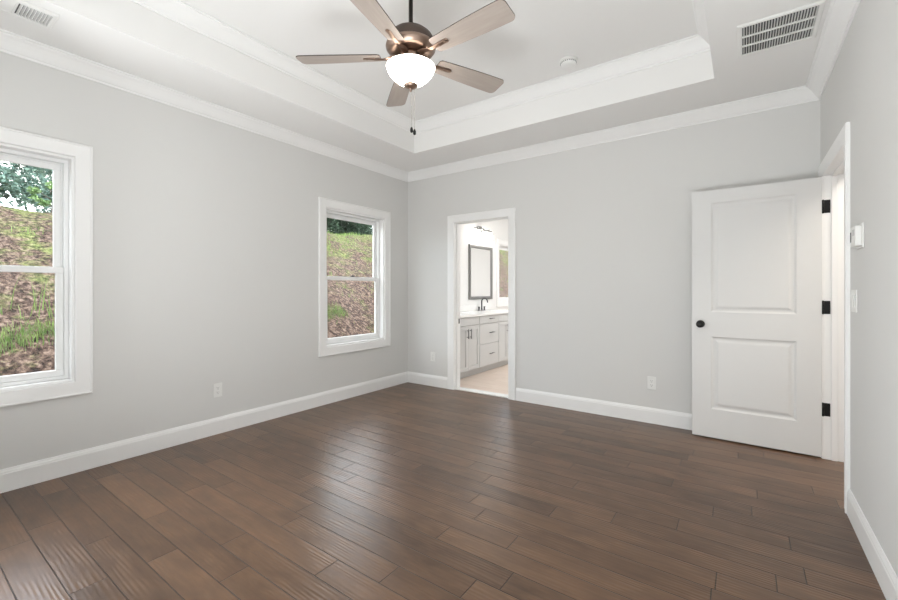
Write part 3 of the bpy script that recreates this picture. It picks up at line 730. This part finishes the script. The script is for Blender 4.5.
# countertop with two sink cut-outs suggested by basins
ct = thing('countertop', 'white quartz countertop with backsplash on the vanity', 'countertop', (0, 1.22, VZ1+0.001))
b = NB(); box(b, 0.001, VX+0.022, V(0.31), V(2.12), 0.0, 0.030, 0.002); obj('counter_slab', b, 'quartz', ct)
b = NB(); box(b, 0.001, 0.020, V(0.31), V(2.12), 0.0305, 0.13, 0.002); obj('backsplash', b, 'quartz', ct)
def basin(y):
    b = NB(); ring = []
    zt = 0.0305
    for (a, c, z) in ((0.175, 0.235, zt), (0.175, 0.235, zt+0.004), (0.172, 0.222, zt+0.005), (0.160, 0.210, zt+0.001)):
        ring.append([b.verts.new((0.33+a*math.cos(2*PI*i/32), V(y)+c*math.sin(2*PI*i/32), z)) for i in range(32)])
    for p, q in zip(ring, ring[1:]):
        for i in range(32): b.faces.new((p[i], p[(i+1) % 32], q[(i+1) % 32], q[i])).smooth = True
    b.faces.new(ring[-1])
    obj('sink_basin', b, 'quartz', ct)
basin(1.80); basin(0.63)
def faucet(y, label):
    r = thing('faucet', label, 'faucet', (0.062, y, VZ1+0.0312))
    b = NB(); lathe(b, [(0, 0), (0.026, 0), (0.026, 0.006), (0.016, 0.012), (0.014, 0.035), (0, 0.036)], 20)
    pts = [(0, 0, 0.03), (0, 0, 0.10), (0, 0, 0.15)]
    for k in range(1, 9): a = PI*k/8*0.92; pts.append((0.055*(1-math.cos(a)), 0, 0.15+0.055*math.sin(a)))
    pts.append((pts[-1][0]+0.004, 0, pts[-1][2]-0.03))
    tube(b, pts, [0.011]*3+[0.010]*9, 12); obj('spout', b, 'gunmetal', r)
    for s in (-1, 1):
        b = NB(); lathe(b, [(0, 0), (0.022, 0), (0.022, 0.005), (0.013, 0.010), (0.012, 0.045), (0.015, 0.060), (0.013, 0.066), (0, 0.067)], 18, (0, s*0.085, 0))
        tube(b, [(0, s*0.085, 0.056), (0.0, s*0.12, 0.062)], 0.005, 8); obj('tap_handle', b, 'gunmetal', r)
faucet(1.80, 'dark gooseneck faucet with two handles under the framed mirror')
# framed mirror
r = thing('wall_mirror', 'rectangular mirror in a grey frame above the vanity', 'mirror', (0, 1.86, 1.06))
b = NB(); hw, hh_, fw = 0.375, 0.90, 0.052; rg = []
for o, d in ((0, 0.001), (0, 0.024), (0.006, 0.028), (fw-0.012, 0.026), (fw-0.004, 0.020), (fw, 0.014), (fw, 0.001)):
    rg.append([b.verts.new((d, y, z)) for y, z in ((-hw+o, o), (hw-o, o), (hw-o, hh_-o), (-hw+o, hh_-o))])
for a, c in zip(rg, rg[1:]+rg[:1]):
    for i in range(4): b.faces.new((a[i], a[(i+1) % 4], c[(i+1) % 4], c[i]))
obj('mirror_frame', b, 'pewter', r)
b = NB(); box(b, 0.002, 0.012, -hw+fw-0.001, hw-fw+0.001, fw-0.001, hh_-fw+0.001); obj('mirror_glass', b, 'mirror', r)
# vanity light
r = thing('vanity_light', 'three-shade vanity light bar above the bathroom mirror', 'wall lamp', (0, 1.82, 2.235))
b = NB(); box(b, 0.001, 0.022, -0.06, 0.06, -0.055, 0.055, 0.006); obj('back_plate', b, 'chrome', r)
b = NB(); tube(b, [(0.045, -0.25, 0), (0.045, 0.25, 0)], 0.010, 14); box(b, 0.020, 0.045, -0.012, 0.012, -0.012, 0.012, 0.002); obj('light_bar', b, 'chrome', r)
for y in (-0.20, 0.0, 0.20):
    b = NB(); tube(b, [(0.045, y, 0), (0.085, y, 0.012), (0.100, y, -0.012)], 0.008, 10); lathe(b, [(0, -0.010), (0.026, -0.012), (0.030, -0.045), (0, -0.046)], 20, (0.100, y, 0)); arm = obj('lamp_holder', b, 'chrome', r)
    b = NB(); lathe(b, [(0.024, -0.0465), (0.036, -0.070), (0.046, -0.120), (0.048, -0.150), (0.045, -0.150), (0.033, -0.072), (0.0, -0.050)], 24, (0.100, y, 0)); obj('glass_shade', b, 'shade', arm)

# ------------------------------------------------------------ outdoors
random.seed(4)
def crest(y): return 2.74+0.05*(y+2.5)
def gz(x, y):
    """ground height of the bank west of the house"""
    d = -x; c = crest(y)
    if d < 1.6: z = 0.22+0.02*d
    elif d < 7.2:
        t_ = (d-1.6)/5.6; z = 0.252+(c-0.252)*t_
    else: z = c-0.02*(d-7.2)
    z += 0.035*math.sin(1.7*x+0.9*y)+0.03*math.sin(2.9*y-1.3*x)+0.02*math.sin(6.1*y+4.3*x)
    return z
b = NB(); NX, NY = 90, 150; xs = [-0.16-(i/NX)**1.5*24 for i in range(NX+1)]; ys = [-16+i*46/NY for i in range(NY+1)]
g = [[b.verts.new((x, y, gz(x, y)+random.uniform(-0.02, 0.02)*(1 if x < -1 else 0))) for y in ys] for x in xs]
for i in range(NX):
    for j in range(NY): b.faces.new((g[i][j], g[i+1][j], g[i+1][j+1], g[i][j+1])).smooth = True
struct('ground', b, 'bank', label='steep bank of pine straw and weeds outside the windows')

def blades(spots, name, label, mt='grass'):
    b = NB()
    for (x, y, h_, w_) in spots:
        z = gz(x, y)-0.02; a = random.uniform(0, PI); lean = random.uniform(0, 0.45)*h_; la = random.uniform(0, 2*PI)
        dx, dy = math.cos(a)*w_, math.sin(a)*w_; lx, ly = math.cos(la)*lean, math.sin(la)*lean
        v = [b.verts.new(p) for p in ((x-dx, y-dy, z), (x+dx, y+dy, z), (x+dx*0.7+lx*0.35, y+dy*0.7+ly*0.35, z+h_*0.55), (x-dx*0.7+lx*0.35, y-dy*0.7+ly*0.35, z+h_*0.55), (x+lx, y+ly, z+h_))]
        b.faces.new((v[0], v[1], v[2], v[3])); b.faces.new((v[3], v[2], v[4]))
    o = obj(name, b, mt); tag(o, label, 'grass', kind='stuff'); return o
sp = []
for i in range(6500):      # low grass band at the foot of the bank
    y = random.uniform(-5, 1.2); x = -2.72+0.06*math.sin(1.3*y)+random.gauss(0, 0.12)
    sp.append((x, y, random.uniform(0.04, 0.13), random.uniform(0.002, 0.005)))
for c in range(48):        # taller weed stems
    y = random.uniform(-4.6, 0.8); x = random.uniform(-3.7, -2.85)
    for k in range(16): sp.append((x+random.gauss(0, 0.08), y+random.gauss(0, 0.09), random.uniform(0.12, 0.50), random.uniform(0.003, 0.007)))
for c in range(70):
    y = random.uniform(-3.5, 14); x = random.uniform(-7.5, -2.6)
    for k in range(14): sp.append((x+random.gauss(0, 0.10), y+random.gauss(0, 0.12), random.uniform(0.05, 0.16), random.uniform(0.003, 0.007)))
for i in range(6000):      # yellow-green growth near the crest
    y = random.uniform(2.0, 12); x = random.uniform(-7.9, -5.0)+0.4*math.sin(y*1.9)
    if random.random() > ((-x-4.6)/2.6)*(0.45+0.4*math.sin(x*3.1+y*2.3)): continue
    sp.append((x, y, random.uniform(0.05, 0.13), random.uniform(0.006, 0.014)))
blades(sp, 'grass', 'bright green grass and thin weeds growing up the bank outside')

def leaves(b, cx, cy, cz, rx, ry, rz, n, size):
    for _ in range(n):
        while True:
            p = Vector((random.uniform(-1, 1), random.uniform(-1, 1), random.uniform(-1, 1)))
            if p.length <= 1: break
        p = Vector((cx+p.x*rx, cy+p.y*ry, cz+p.z*rz)); s = size*random.uniform(0.6, 1.3)
        u = Vector((random.gauss(0, 1), random.gauss(0, 1), random.gauss(0, 0.6))).normalized(); v = u.orthogonal().normalized()
        v = (Matrix.Rotation(random.uniform(0, 2*PI), 3, u) @ v)
        q = [b.verts.new(p+u*s), b.verts.new(p+v*s*0.45), b.verts.new(p-u*s), b.verts.new(p-v*s*0.45)]
        b.faces.new(q)
def tree(label, x, y, h_, crown_r, blobs, n, size, mt, low=0.35, name='tree', group='trees beyond the bank', tk=1.0):
    z0 = gz(x, y)-0.05
    r = thing(name, label, 'tree', (x, y, z0), group=group)
    b = NB(); tube(b, [(0, 0, 0), (0.05, 0.03, h_*0.4), (-0.03, 0.05, h_*0.75), (0.02, 0, h_*0.93)], [0.12*tk, 0.09*tk, 0.06*tk, 0.02*tk], 8)
    f = NB()
    for k in range(blobs):
        a = random.uniform(0, 2*PI); rr = crown_r*math.sqrt(random.random())*0.85; zz = h_*random.uniform(low, 0.95)
        cx, cy = rr*math.cos(a), rr*math.sin(a)
        tube(b, [(0, 0, zz*0.75), (cx*0.5, cy*0.5, zz*0.9), (cx, cy, zz)], [0.035*tk, 0.022*tk, 0.008*tk], 5)
        leaves(f, cx, cy, zz, crown_r*0.26, crown_r*0.26, crown_r*0.2, n, size)
    obj('trunk', b, 'bark', r); obj('foliage', f, mt, r)
tree('blue-green tree with open branches, left of the sapling in the nearer window', -12.0, -2.5, 4.4, 1.35, 70, 90, 0.07, 'leafb', low=0.12, tk=0.4)
tree('second blue-green tree, at the right edge of the nearer window', -15.2, -0.1, 5.0, 1.6, 70, 90, 0.08, 'leafb', low=0.15, tk=0.4)
tree('small light green sapling on the crest, seen in the nearer window', -8.3, -1.9, 1.0, 0.34, 12, 60, 0.035, 'leafl', low=0.2, name='sapling', tk=0.2)
for i, (x, y, lab) in enumerate([(-10.5, 5.6, 'dark evergreen at the left of the row in the far window'), (-10.8, 8.6, 'dark evergreen in the middle of the row in the far window'), (-11.0, 11.6, 'dark evergreen at the right of the row in the far window')]):
    tree(lab, x, y, 1.75, 1.45, 60, 420, 0.05, 'leafd', low=0.05, name='evergreen_tree', tk=0.6)
